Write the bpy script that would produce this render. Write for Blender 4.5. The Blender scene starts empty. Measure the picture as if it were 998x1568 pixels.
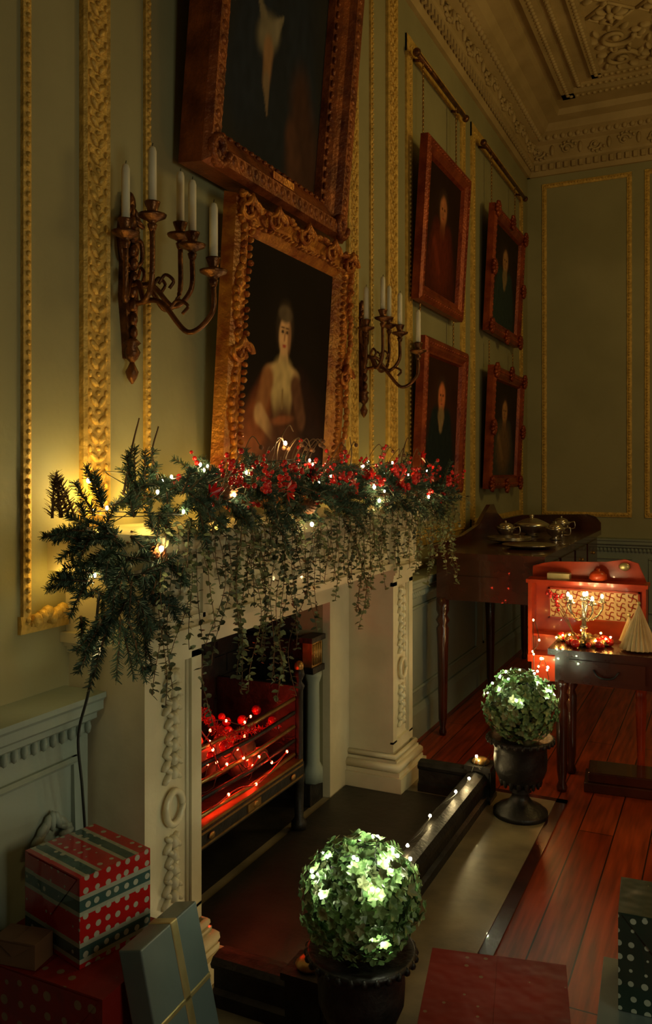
import bpy, bmesh, math, random
from mathutils import Vector, Matrix, noise
random.seed(11)
R=random.random
def U(a,b): return a+(b-a)*R()

# ------------------------------------------------------------ materials
def newmat(name):
    m=bpy.data.materials.new(name); m.use_nodes=True
    nt=m.node_tree; b=nt.nodes['Principled BSDF']
    return m,nt,b
def ramp(nt,src,stops,const=False):
    r=nt.nodes.new('ShaderNodeValToRGB')
    if const: r.color_ramp.interpolation='CONSTANT'
    e=r.color_ramp.elements
    while len(e)>1: e.remove(e[-1])
    e[0].position=stops[0][0]; e[0].color=(*stops[0][1],1)
    for p,c in stops[1:]:
        n=e.new(p); n.color=(*c,1)
    nt.links.new(src,r.inputs[0]); return r.outputs[0]
def simple(name,c1,c2=None,scale=6,rough=.5,metal=0,bump=0,bscale=40,coat=0,rr=None,spec=.5):
    m,nt,b=newmat(name)
    tc=nt.nodes.new('ShaderNodeTexCoord')
    n=nt.nodes.new('ShaderNodeTexNoise'); n.inputs['Scale'].default_value=scale; n.inputs['Detail'].default_value=5
    nt.links.new(tc.outputs['Object'],n.inputs['Vector'])
    c2=c2 or tuple(min(1,x*1.25) for x in c1)
    nt.links.new(ramp(nt,n.outputs[0],[(.36,c1),(.64,c2)]),b.inputs['Base Color'])
    b.inputs['Roughness'].default_value=rough; b.inputs['Metallic'].default_value=metal
    b.inputs['Specular IOR Level'].default_value=spec
    b.inputs['Coat Weight'].default_value=coat
    if bump:
        n2=nt.nodes.new('ShaderNodeTexNoise'); n2.inputs['Scale'].default_value=bscale; n2.inputs['Detail'].default_value=4
        nt.links.new(tc.outputs['Object'],n2.inputs['Vector'])
        bp=nt.nodes.new('ShaderNodeBump'); bp.inputs['Strength'].default_value=bump; bp.inputs['Distance'].default_value=.01
        nt.links.new(n2.outputs[0],bp.inputs['Height']); nt.links.new(bp.outputs[0],b.inputs['Normal'])
    return m
def emit(name,c,s):
    m,nt,b=newmat(name)
    b.inputs['Base Color'].default_value=(*c,1)
    b.inputs['Emission Color'].default_value=(*c,1); b.inputs['Emission Strength'].default_value=s
    return m

WALL=simple('wall_paint_green',(.30,.285,.155),(.36,.34,.19),1.5,.6,0,.15,25,0,None,.3)
WALL2=simple('wall_paint_dado',(.25,.31,.27),(.31,.36,.30),2,.55,0,.15,25)
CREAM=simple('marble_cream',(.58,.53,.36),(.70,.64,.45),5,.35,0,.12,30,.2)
GILT=simple('gilding_wall',(.50,.32,.07),(.78,.52,.13),30,.5,.2,.5,90)
GILTF=simple('gilding_frame',(.30,.08,.016),(.62,.26,.045),14,.38,.5,.5,70)
GILTD=simple('gilding_frame_dark',(.12,.028,.008),(.32,.09,.022),9,.42,.4,.5,60)
GILTR=simple('gilding_frame_red',(.17,.022,.007),(.32,.060,.013),9,.42,.35,.4,60)
BRONZE=simple('bronze_dark',(.07,.028,.012),(.22,.09,.03),20,.35,.7,.3,80)
CANDLE=simple('candle_wax',(.66,.62,.46),(.74,.70,.54),9,.5)
IRON=simple('black_iron',(.012,.012,.012),(.03,.028,.026),18,.45,.5,.3,60)
BRASS=simple('brass_aged',(.30,.17,.05),(.45,.28,.09),20,.35,.8,.1,60)
SOOT=simple('soot_brick',(.008,.007,.006),(.025,.02,.015),7,.95,0,.6,25)
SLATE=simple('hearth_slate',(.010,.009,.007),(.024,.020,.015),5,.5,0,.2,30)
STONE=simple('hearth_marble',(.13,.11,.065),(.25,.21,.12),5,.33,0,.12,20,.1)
PLASTER=simple('ceiling_plaster',(.42,.31,.14),(.52,.39,.19),3,.7,0,.2,30)
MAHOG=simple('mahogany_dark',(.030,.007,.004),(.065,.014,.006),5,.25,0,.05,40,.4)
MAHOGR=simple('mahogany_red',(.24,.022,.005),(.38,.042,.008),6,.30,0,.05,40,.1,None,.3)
SILVER=simple('silverware',(.50,.45,.34),(.62,.56,.44),10,.25,.9)
NEEDLE=simple('fir_needles',(.018,.048,.034),(.05,.105,.065),9,.6)
SAGE=simple('sage_leaves',(.12,.15,.065),(.27,.30,.14),12,.6)
SAGE2=simple('sage_leaves_dark',(.05,.07,.04),(.12,.14,.08),12,.6)
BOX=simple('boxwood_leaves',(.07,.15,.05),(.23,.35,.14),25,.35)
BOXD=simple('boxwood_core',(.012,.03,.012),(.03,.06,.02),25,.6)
TWIG=simple('twig_brown',(.07,.035,.012),(.16,.08,.03),20,.7)
BERRY=simple('berry_red',(.46,.006,.006),(.66,.014,.012),20,.2,0,0,40,.5)
CONE=simple('pine_cone',(.09,.03,.010),(.22,.08,.025),30,.6)
BULB=emit('fairy_bulb_white',(1,.76,.34),230)
BULBG=emit('fairy_bulb_cool',(.96,1,.66),190)
BULBR=emit('fairy_bulb_red',(1,.045,.014),100)
BULBW=emit('fairy_bulb_amber',(1,.50,.10),110)
WIRE=simple('cable_black',(.01,.01,.01),(.015,.02,.015),10,.5)
PAPER=simple('cream_paper',(.50,.38,.18),(.62,.48,.26),10,.6)
GOLDRIB=simple('ribbon_gold',(.38,.32,.14),(.5,.42,.2),20,.3,.6)

# ------------------------------------------------------------ builder
class B:
    def __init__(s): s.v=[];s.f=[];s.mi=[];s.sm=[];s.M=None;s.mats=[]
    def mid(s,m):
        if m not in s.mats: s.mats.append(m)
        return s.mats.index(m)
    def add(s,vs,fs,m,smooth=False):
        b=len(s.v)
        if s.M is not None: vs=[tuple(s.M@Vector(p)) for p in vs]
        s.v.extend(tuple(p) for p in vs); k=s.mid(m)
        for f in fs:
            s.f.append(tuple(i+b for i in f)); s.mi.append(k); s.sm.append(smooth)
    def box(s,x0,x1,y0,y1,z0,z1,m):
        s.add([(x0,y0,z0),(x1,y0,z0),(x1,y1,z0),(x0,y1,z0),(x0,y0,z1),(x1,y0,z1),(x1,y1,z1),(x0,y1,z1)],
              [(3,2,1,0),(4,5,6,7),(0,1,5,4),(1,2,6,5),(2,3,7,6),(3,0,4,7)],m)
    def lathe(s,prof,c,m,seg=20,smooth=True,flute=0,fn=8):
        vs=[];fs=[]
        for r,z in prof:
            for i in range(seg):
                a=2*math.pi*i/seg; q=r*(1+flute*math.cos(a*fn))
                vs.append((c[0]+q*math.cos(a),c[1]+q*math.sin(a),c[2]+z))
        n=len(prof)
        for j in range(n-1):
            for i in range(seg):
                k=(i+1)%seg
                fs.append((j*seg+i,j*seg+k,(j+1)*seg+k,(j+1)*seg+i))
        fs.append(tuple(range(seg-1,-1,-1))); fs.append(tuple(range((n-1)*seg,n*seg)))
        s.add(vs,fs,m,smooth)
    def tube(s,pts,r,m,seg=6,smooth=True):
        pts=[Vector(p) for p in pts]; n=len(pts)
        rs=r if isinstance(r,(list,tuple)) else [r]*n
        vs=[];fs=[];up=Vector((0.13,.21,.97))
        for i,p in enumerate(pts):
            d=(pts[min(i+1,n-1)]-pts[max(i-1,0)])
            if d.length<1e-9: d=Vector((0,0,1))
            d.normalize(); a=d.cross(up)
            if a.length<.05: a=d.cross(Vector((1,0,0)))
            a.normalize(); c=d.cross(a)
            for k in range(seg):
                t=2*math.pi*k/seg
                vs.append(p+a*(rs[i]*math.cos(t))+c*(rs[i]*math.sin(t)))
        for i in range(n-1):
            for k in range(seg):
                l=(k+1)%seg
                fs.append((i*seg+k,i*seg+l,(i+1)*seg+l,(i+1)*seg+k))
        fs.append(tuple(range(seg-1,-1,-1))); fs.append(tuple(range((n-1)*seg,n*seg)))
        s.add(vs,fs,m,smooth)
    def ell(s,c,r,m,seg=8,rings=5,rot=None):
        if not isinstance(r,(tuple,list)): r=(r,r,r)
        vs=[];fs=[];c=Vector(c)
        def T(p):
            p=Vector((p[0]*r[0],p[1]*r[1],p[2]*r[2]))
            if rot is not None: p=rot@p
            return p+c
        vs.append(T((0,0,1)))
        for j in range(1,rings):
            ph=math.pi*j/rings
            for i in range(seg):
                a=2*math.pi*i/seg
                vs.append(T((math.sin(ph)*math.cos(a),math.sin(ph)*math.sin(a),math.cos(ph))))
        vs.append(T((0,0,-1)))
        for i in range(seg):
            k=(i+1)%seg
            fs.append((0,1+i,1+k)); L=1+(rings-2)*seg
            fs.append((len(vs)-1,L+k,L+i))
        for j in range(rings-2):
            for i in range(seg):
                k=(i+1)%seg; a=1+j*seg
                fs.append((a+i,a+seg+i,a+seg+k,a+k))
        s.add(vs,fs,m,True)
    def extr(s,prof,f,t0,t1,m):
        n=len(prof)
        vs=[f(a,b,t0) for a,b in prof]+[f(a,b,t1) for a,b in prof]
        fs=[(i,(i+1)%n,n+(i+1)%n,n+i) for i in range(n)]+[tuple(range(n-1,-1,-1)),tuple(range(n,2*n))]
        s.add(vs,fs,m)
    def leaf(s,p,d,n,L,W,m):
        d=d.normalized(); w=d.cross(n)
        if w.length<1e-4: w=Vector((1,0,0))
        w.normalize(); u=w.cross(d)
        s.add([p,p+d*L*.35+w*W*.5+u*W*.12,p+d*L*.75+w*W*.36+u*W*.1,p+d*L,p+d*L*.75-w*W*.36+u*W*.1,p+d*L*.35-w*W*.5+u*W*.12],
              [(0,1,2,3),(0,3,4,5)],m,False)
    def build(s,name,loc=(0,0,0),rot=(0,0,0),bevel=0,fix=True):
        me=bpy.data.meshes.new(name); me.from_pydata([tuple(p) for p in s.v],[],s.f)
        for m in s.mats: me.materials.append(m)
        me.polygons.foreach_set('material_index',s.mi); me.polygons.foreach_set('use_smooth',s.sm)
        me.update()
        if fix:
            bm=bmesh.new(); bm.from_mesh(me); bmesh.ops.recalc_face_normals(bm,faces=bm.faces); bm.to_mesh(me); bm.free()
        ob=bpy.data.objects.new(name,me); bpy.context.collection.objects.link(ob)
        ob.location=loc; ob.rotation_euler=rot
        if bevel:
            md=ob.modifiers.new('bevel','BEVEL'); md.width=bevel; md.segments=2; md.limit_method='ANGLE'
        return ob
def dup(ob,loc,rot=None):
    o=bpy.data.objects.new(ob.name,ob.data); bpy.context.collection.objects.link(o)
    o.location=loc
    if rot is not None: o.rotation_euler=rot
    return o
def crom(pts,n=8):
    P=[Vector(p) for p in pts]; P=[P[0]*2-P[1]]+P+[P[-1]*2-P[-2]]; out=[]
    for i in range(1,len(P)-2):
        for k in range(n):
            t=k/n; a,b,c,d=P[i-1],P[i],P[i+1],P[i+2]
            out.append(.5*((2*b)+(c-a)*t+(2*a-5*b+4*c-d)*t*t+(3*b-a-3*c+d)*t**3))
    out.append(P[-2]); return out
def rv():
    while True:
        v=Vector((U(-1,1),U(-1,1),U(-1,1)))
        if .05<v.length<1: return v.normalized()

LEN=8.45; W=5.6; H=5.05; Y0=-3.0
# ------------------------------------------------------------ room shell
b=B()
b.box(-.15,0,Y0,2.45,0,H,WALL); b.box(-.15,0,3.72,LEN,0,H,WALL); b.box(-.15,0,2.45,3.72,.98,H,WALL)
b.build('wall_left')
b=B(); b.box(-.15,W+.15,LEN,LEN+.15,0,H,WALL); b.build('wall_far')
b=B(); b.box(W,W+.15,Y0,LEN,0,H,WALL); b.build('wall_right')
b=B(); b.box(-.15,W+.15,Y0-.15,Y0,0,H,WALL); b.build('wall_back')
# floor planks
m,nt,bs=newmat('floor_boards'); tc=nt.nodes.new('ShaderNodeTexCoord')
mp=nt.nodes.new('ShaderNodeMapping'); mp.inputs['Rotation'].default_value=(0,0,math.pi/2)
nt.links.new(tc.outputs['Object'],mp.inputs[0])
br=nt.nodes.new('ShaderNodeTexBrick'); br.inputs['Scale'].default_value=1; br.inputs['Brick Width'].default_value=2.6; br.inputs['Row Height'].default_value=.15
br.inputs['Mortar Size'].default_value=.003; br.inputs['Color1'].default_value=(.20,.024,.005,1); br.inputs['Color2'].default_value=(.32,.052,.009,1); br.inputs['Mortar'].default_value=(.02,.005,.003,1)
nt.links.new(mp.outputs[0],br.inputs[0])
wn=nt.nodes.new('ShaderNodeTexNoise'); wn.inputs['Scale'].default_value=3; mp2=nt.nodes.new('ShaderNodeMapping'); mp2.inputs['Scale'].default_value=(14,1,1)
nt.links.new(tc.outputs['Object'],mp2.inputs[0]); nt.links.new(mp2.outputs[0],wn.inputs['Vector'])
mx=nt.nodes.new('ShaderNodeMixRGB'); mx.blend_type='MULTIPLY'; mx.inputs[0].default_value=.85
nt.links.new(br.outputs[0],mx.inputs[1]); nt.links.new(ramp(nt,wn.outputs[0],[(.3,(.42,.38,.34)),(.7,(1.3,1.2,1.1))]),mx.inputs[2])
nt.links.new(mx.outputs[0],bs.inputs['Base Color']); bs.inputs['Roughness'].default_value=.34; bs.inputs['Specular IOR Level'].default_value=.3
FLOOR=m
b=B(); b.box(-.15,W+.15,Y0-.15,LEN+.15,-.12,0,FLOOR); b.build('floor')
b=B(); b.box(-.15,W+.15,Y0-.15,LEN+.15,H,H+.12,PLASTER); b.build('ceiling')

# cornice
CP=[(0,4.56),(.03,4.56),(.05,4.60),(.05,4.66),(.08,4.68),(.09,4.70),(.09,4.84),(.14,4.86),(.15,4.89),(.22,4.92),(.26,4.98),(.36,5.0),(.38,5.05),(0,5.05)]
def cornice(name,f,t0,t1):
    b=B(); b.extr(CP,f,t0,t1,PLASTER)
    n=int((t1-t0)/.26)
    for i in range(n):
        t=t0+(i+.5)*(t1-t0)/n; sg=1 if i%2 else -1
        pts=[]
        for k in range(15):
            q=k/14; a=q*3.4*math.pi/2*1.3; r=.058*(1-.75*q); pts.append(f(.10,4.77+sg*r*math.sin(a),t+r*math.cos(a)))
        b.tube(pts,[.014-.007*k/14 for k in range(15)],PLASTER,5)
        b.ell(f(.105,4.77,t),(.02,.02,.02),PLASTER,6,4)
        for k in range(5):
            a=sg*(.5+k*.55); b.ell(f(.098,4.77+.07*math.sin(a),t+.075*math.cos(a)+.02),(.016,.026,.016),PLASTER,6,4)
        b.ell(f(.10,4.77,t+.13),(.022,.022,.055),PLASTER,6,4)
    n=int((t1-t0)/.07)
    for i in range(n):
        t=t0+(i+.3)*(t1-t0)/n
        p=f(.06,4.6,t); q=f(.085,4.655,t+.035)
        b.box(min(p[0],q[0]),max(p[0],q[0]),min(p[1],q[1]),max(p[1],q[1]),4.6,4.655,PLASTER)
        p=f(.16,4.885,t); b.ell(p,(.026,.026,.03),PLASTER,6,4)
    b.build(name)
cornice('trim_cornice_left',lambda a,z,t:(a,t,z),Y0,LEN)
cornice('trim_cornice_far',lambda a,z,t:(t,LEN-a,z),0,W)
# ceiling relief
b=B()
def ridge(x0,y0,x1,y1,w,h,bead=True,sp=.05,br_=.02):
    b.box(min(x0,x1)-w,max(x0,x1)+w,min(y0,y1)-w,max(y0,y1)+w,H-h,H,PLASTER)
    L=math.hypot(x1-x0,y1-y0); n=int(L/sp)
    if bead:
        for i in range(n):
            t=(i+.5)/n; b.ell((x0+(x1-x0)*t,y0+(y1-y0)*t,H-h),(br_,br_,br_*.8),PLASTER,6,4)
for (o,w,h) in ((.52,.055,.05),(.63,.02,.025),(.80,.04,.04),(1.9,.05,.05)):
    xa=o; xb=W-o; yb=LEN-o-.2; ya=Y0+o
    ridge(xa,ya,xa,yb,w,h); ridge(xa,yb,xb,yb,w,h); ridge(xb,ya,xb,yb,w,h,False); ridge(xa,ya,xb,ya,w,h,False)
def spiral(cx,cy,r,a0,sg,turn=2.6):
    pts=[]
    for k in range(26):
        t=k/25; a=a0+sg*t*turn*math.pi; q=r*(1-t*.85)
        pts.append((cx+q*math.cos(a),cy+q*math.sin(a),H-.02))
    b.tube(pts,[.022-.010*k/25 for k in range(26)],PLASTER,6)
    b.ell((cx,cy,H-.02),(.035,.035,.03),PLASTER,8,5)
def rleaf(x,y,a,L,w):
    rt=Matrix.Rotation(a,3,'Z'); b.ell((x,y,H-.012),(L,w,.03),PLASTER,8,5,rt)
for iy in range(16):
    for ix in range(13):
        cx=1.02+ix*.36; cy=7.25-iy*.36
        if cx>4.6 : continue
        sg=1 if (ix+iy)%2 else -1
        if (ix%3!=2) and (iy%3!=2):
            spiral(cx,cy,.14,ix*1.3,sg)
            for k in range(9):
                a=k*.7+.3; rleaf(cx+.17*math.cos(a),cy+.17*math.sin(a),a+.5*sg,.045,.018)
        else:
            for k in range(8):
                a=k*math.pi/4; rleaf(cx+.08*math.cos(a),cy+.08*math.sin(a),a,.055,.02)
            b.ell((cx,cy,H-.02),(.03,.03,.04),PLASTER,8,5)
            s_=.17
            for (p,q) in (((s_,0),(0,s_)),((0,s_),(-s_,0)),((-s_,0),(0,-s_)),((0,-s_),(s_,0))):
                b.tube([(cx+p[0],cy+p[1],H-.01),(cx+q[0],cy+q[1],H-.01)],.013,PLASTER,5)
b.build('trim_ceiling_relief')

# chair rail + dado
RP=[(0,.86),(.10,.86),(.10,.885),(.125,.90),(.125,.915),(.15,.93),(.15,.955),(.16,.965),(.16,.98),(0,.98)]
def fl(a,z,t): return (a,t,z)
def ff(a,z,t): return (t,LEN-a,z)
def dado(name,f,t0,t1,panels):
    b=B()
    dm=WALL2
    b.extr([(0,0),(.09,0),(.09,.87),(0,.87)],f,t0,t1,dm)
    b.extr([(.09,0),(.12,0),(.12,.16),(.105,.2),(.09,.2)],f,t0,t1,dm)
    b.extr(RP,f,t0,t1,dm)
    n=int((t1-t0)/.035)
    for i in range(n):
        t=t0+(i+.5)*(t1-t0)/n
        p=f(.105,.875,t); b.ell(p,(.014,.010,.022) ,dm,6,4)
    for (a,c) in panels:
        for (u0,u1,z0,z1) in ((a,c,.28,.30),(a,c,.78,.80),(a,a+.02,.28,.8),(c-.02,c,.28,.8)):
            b.extr([(.09,z0),(.10,z0),(.108,(z0+z1)/2),(.10,z1),(.09,z1)],f,u0,u1,dm)
    b.build(name)
dado('trim_dado_left_near',fl,Y0,1.93,[(-2.6,-1.2),(-1,.4),(.6,1.42),(1.5,1.88)])
dado('trim_dado_left_far',fl,4.30,LEN-.1,[(4.5,6.2),(6.4,8.1)])
dado('trim_dado_far',ff,0,W,[(.3,1.0),(1.15,3.2),(3.4,5.3)])
b=B()
for k in range(9):
    a=math.pi*(k/8); b.ell((.105,1.77+.055*math.cos(a),.60+.05*math.sin(a)),(.012,.013,.03),WALL2,6,4,Matrix.Rotation(-(a-math.pi/2),3,'X'))
b.box(.09,.115,1.70,1.84,.55,.575,WALL2)
b.build('trim_dado_carving')

# gilded wall mouldings
def strip_thick(b,f,t,z0,z1,w=.11):
    b.extr([(0,t-w/2),(.018,t-w/2),(.026,t-w/2+.01),(.02,t-w/2+.02),(.02,t+w/2-.02),(.026,t+w/2-.01),(.018,t+w/2),(0,t+w/2)],lambda a,c,z:f(a,z,c),z0,z1,GILT)
    n=int((z1-z0)/.058)
    for i in range(n):
        z=z0+(i+.5)*(z1-z0)/n
        for s in(-1,1):
            rt=Matrix.Rotation(s*(.7 if i%2 else .9),3,'X')
            b.ell(f(.021,z,t+s*w*.14),(.010,w*.20,.011),GILT,7,4,rt)
            b.ell(f(.022,z+.027,t+s*w*.30),(.008,.008,.013),GILT,5,4)
        b.ell(f(.022,z+.027,t),(.009,.011,.009),GILT,5,4)
def strip_thin(b,f,t0,z0,t1,z1,w=.028):
    L=max(abs(t1-t0),abs(z1-z0)); n=int(L/.028)
    if abs(t1-t0)<1e-6: b.extr([(0,t0-w/2),(.012,t0-w/2),(.016,t0),(.012,t0+w/2),(0,t0+w/2)],lambda a,c,z:f(a,z,c),min(z0,z1)-w/2,max(z0,z1)+w/2,GILT)
    else: b.extr([(0,z0-w/2),(.012,z0-w/2),(.016,z0),(.012,z0+w/2),(0,z0+w/2)],f,min(t0,t1)-w/2,max(t0,t1)+w/2,GILT)
    for i in range(n):
        q=(i+.5)/n; p=f(.016,z0+(z1-z0)*q,t0+(t1-t0)*q); b.ell(p,(.009,.009,.009),GILT,5,4)
def rect(b,f,t0,t1,z0,z1,w):
    strip_thin(b,f,t0,z0,t0,z1,w); strip_thin(b,f,t1,z0,t1,z1,w); strip_thin(b,f,t0,z0,t1,z0,w); strip_thin(b,f,t0,z1,t1,z1,w)
b=B()
rect(b,fl,-2.2,.9,1.19,4.26,.03)
strip_thin(b,fl,1.10,1.19,1.10,4.4); 
strip_thin(b,fl,1.77,1.19,1.77,4.4,.03); strip_thin(b,fl,1.77,1.19,1.96,1.19,.05)
strip_thick(b,fl,2.055,1.0,4.5,.125)
strip_thin(b,fl,2.32,1.5,2.32,4.4)
strip_thick(b,fl,4.06,1.5,4.5,.12); strip_thin(b,fl,4.33,1.5,4.33,4.4); strip_thick(b,fl,4.64,1.0,4.5,.15)
for (t0,t1) in ((4.95,6.14),(6.42,8.14)):
    rect(b,fl,t0,t1,1.19,4.30,.11)
for k in range(6):
    b.ell((.02,1.80+.02*k,1.20+.008*(k%3)),(.018,.022,.022),GILT,6,4)
b.build('trim_gilded_mouldings_left')
b=B(); rect(b,ff,.17,.97,1.2,4.46,.045); rect(b,ff,1.13,3.4,1.2,4.46,.045); rect(b,ff,3.6,5.3,1.2,4.46,.045)
b.build('trim_gilded_mouldings_far')

# ------------------------------------------------------------ paintings
pm,nt,bs=newmat('oil_paint'); at=nt.nodes.new('ShaderNodeAttribute'); at.attribute_name='Col'
nt.links.new(at.outputs['Color'],bs.inputs['Base Color']); bs.inputs['Roughness'].default_value=.7; bs.inputs['Specular IOR Level'].default_value=.1
def sm(e0,e1,x):
    t=max(0,min(1,(x-e0)/(e1-e0))); return t*t*(3-2*t)
def paint(layers,bg,a,h):
    n=noise.noise(Vector((a*4,h*4,3)))*.35+1
    c=[k*n for k in bg]
    for L in layers:
        if L[0]=='e':
            _,cx,cy,rx,ry,rot,col,soft=L
            dx=a-cx;dy=h-cy; ca,sa=math.cos(rot),math.sin(rot)
            x=(dx*ca+dy*sa)/rx; y=(-dx*sa+dy*ca)/ry; d=math.hypot(x,y)
        else:
            _,x0,y0,x1,y1,r0,r1,col,soft=L
            vx,vy=x1-x0,y1-y0; t=max(0,min(1,((a-x0)*vx+(h-y0)*vy)/(vx*vx+vy*vy)))
            d=math.hypot(a-x0-vx*t,h-y0-vy*t)/(r0+(r1-r0)*t)
        t=1-sm(1-soft,1+soft,d)
        if t>0:
            q=1+.25*noise.noise(Vector((a*22,h*22,1)))
            c=[c[i]*(1-t)+col[i]*q*t for i in range(3)]
    return c
def portrait(name,w,h,prof,fm,layers,bg,loc,tilt,orn,nx=80,nz=100,canvas_d=.02):
    b=B(); n=len(prof)
    vs=[]
    for (sa,sb) in ((-1,-1),(1,-1),(1,1),(-1,1)):
        for (d,o) in prof: vs.append((o,sa*(w/2-d),sb*(h/2-d)))
    fs=[]
    for c in range(4):
        e=(c+1)%4
        for i in range(n-1): fs.append((c*n+i,e*n+i,e*n+i+1,c*n+i+1))
    b.add(vs,fs,fm)
    iw=w/2-prof[-1][0]+.01; ih=h/2-prof[-1][0]+.01
    b.box(0,canvas_d-.004,-iw,iw,-ih,ih,BRONZE)
    orn(b,w,h)
    base=len(b.v); vs=[];fs=[]
    for j in range(nz+1):
        for i in range(nx+1): vs.append((canvas_d,-iw+2*iw*i/nx,-ih+2*ih*j/nz))
    for j in range(nz):
        for i in range(nx):
            q=j*(nx+1)+i; fs.append((q,q+1,q+nx+2,q+nx+1))
    b.add(vs,fs,pm,True)
    ob=b.build(name,loc,(0,tilt,0),fix=False)
    me=ob.data; ca=me.color_attributes.new('Col','FLOAT_COLOR','POINT')
    for j in range(nz+1):
        for i in range(nx+1):
            c=paint(layers,bg,i/nx,j/nz)
            ca.data[base+j*(nx+1)+i].color=(max(0,c[0]),max(0,c[1]),max(0,c[2]),1)
    return ob
def orn_big(b,w,h):
    d=.05
    for s in(-1,1):
        n=int(w/.055)
        for i in range(n):
            a=-w/2+d+(w-2*d)*(i+.5)/n; b.ell((.115,a,s*(h/2-d)),(.014,.022,.028),GILTD,7,5)
            b.ell((.06,a,s*(h/2-.155)),(.010,.018,.012),GILTD,6,4)
        n=int(h/.055)
        for i in range(n):
            a=-h/2+d+(h-2*d)*(i+.5)/n; b.ell((.115,s*(w/2-d),a),(.014,.028,.022),GILTD,7,5)
            b.ell((.06,s*(w/2-.155),a),(.010,.012,.018),GILTD,6,4)
    for s in(-1,1):
        for q in(-1,1):
            for k in range(16):
                a=k*.4; r=.02+.003*k
                b.ell((.12,s*(w/2-.07)+r*math.cos(a),q*(h/2-.07)+r*math.sin(a)),(.022,.018,.026),GILTD,7,5,Matrix.Rotation(a,3,'X'))
    b.box(.085,.095,-.09,.09,-h/2+.10,-h/2+.13,GILTF)
def orn_rococo(b,w,h):
    def blob(y,z,r,a,x=.07): b.ell((x+R()*.012,y,z),(.016,r*1.5,r*.7),GILTF,7,5,Matrix.Rotation(a,3,'X'))
    for s in(-1,1):
        n=34
        for i in range(n):
            t=(i+.5)/n; a=-w/2+w*t; wav=.014*math.cos(t*math.pi*6)
            blob(a,s*(h/2-.025+wav),.014,U(-.5,.5)*1.5); blob(a,s*(h/2-.095+wav*.4),.009,U(-1,1),.06)
        n=40
        for i in range(n):
            t=(i+.5)/n; a=-h/2+h*t; wav=.014*math.cos(t*math.pi*6)
            blob(s*(w/2-.025+wav),a,.014,math.pi/2+U(-.6,.6)); blob(s*(w/2-.095+wav*.4),a,.009,math.pi/2+U(-.8,.8),.06)
        for (cy,cz) in ((s*(w/2-.06),h/2-.06),(s*(w/2-.06),-h/2+.06),(0,s*(h/2-.045)),(s*(w/2-.05),0),(s*w/4,s*(h/2-.05)),(-s*w/4,s*(h/2-.05))):
            for q in(-1,1):
                pts=[]
                for k in range(20):
                    t=k/19; a=t*1.7*math.pi+ (0 if q>0 else math.pi); r=.055*(1-.8*t)
                    pts.append((.085,cy+r*math.cos(a)*q*.9+q*.03,cz+r*math.sin(a)*.8))
                b.tube(pts,[.012-.007*k/19 for k in range(20)],GILTF,6)
            for k in range(5):
                a=math.pi*(.15+.175*k); sg=1 if cz>=0 else -1
                b.ell((.09,cy+.035*math.cos(a),cz+sg*.035*math.sin(a)),(.014,.010,.028),GILTF,6,5,Matrix.Rotation(-(a-math.pi/2)*1.0,3,'X'))
def orn_plain(b,w,h):
    for s in(-1,1):
        n=int(w/.05)
        for i in range(n):
            a=-w/2+.05+(w-.1)*(i+.5)/n; b.ell((.06,a,s*(h/2-.035)),(.010,.02,.012),GILTR,6,4)
        n=int(h/.05)
        for i in range(n):
            a=-h/2+.05+(h-.1)*(i+.5)/n; b.ell((.06,s*(w/2-.035),a),(.010,.012,.02),GILTR,6,4)
def orn_scroll(b,w,h):
    orn_plain(b,w,h)
    for s in(-1,1):
        for (cy,cz,f) in ((s*(w/2-.04),h/2-.04,1),(s*(w/2-.04),-h/2+.04,1),(0,s*(h/2-.02),0),(s*(w/2-.02),0,0)):
            for k in range(9):
                a=k*.7; b.ell((.07,cy+.040*math.cos(a),cz+.040*math.sin(a)),(.018,.03,.018),GILTR,6,5,Matrix.Rotation(a,3,'X'))
PB=[(0,0),(0,.10),(.02,.125),(.08,.12),(.10,.09),(.13,.075),(.15,.06),(.17,.05),(.18,.02)]
PR=[(0,0),(.01,.05),(.03,.065),(.06,.055),(.09,.06),(.12,.035),(.13,.02)]
PS=[(0,0),(0,.05),(.02,.065),(.06,.06),(.085,.04),(.10,.045),(.11,.02)]
big=[('e',.5,.40,.40,.46,0,(.016,.022,.032),.35),('c',.36,.56,.22,.20,.09,.15,(.018,.026,.040),.4),('c',.64,.56,.80,.25,.09,.14,(.018,.026,.040),.4),
 ('e',.52,.80,.085,.10,0,(.26,.20,.12),.3),('e',.52,.87,.10,.07,0,(.16,.14,.11),.4),
 ('c',.52,.68,.51,.56,.06,.03,(.16,.14,.10),.4),
 ('e',.40,.375,.10,.055,.3,(.22,.19,.12),.4),('c',.35,.41,.29,.46,.03,.006,(.20,.17,.11),.4),('c',.46,.40,.53,.46,.035,.006,(.24,.21,.14),.4),
 ('c',.41,.33,.41,.24,.045,.032,(.30,.17,.08),.35),('c',.41,.24,.44,.15,.03,.008,(.24,.17,.10),.4),('c',.76,.26,.86,.03,.10,.20,(.06,.027,.018),.6),('c',.68,.14,.74,.05,.05,.07,(.09,.04,.025),.6)]
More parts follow.
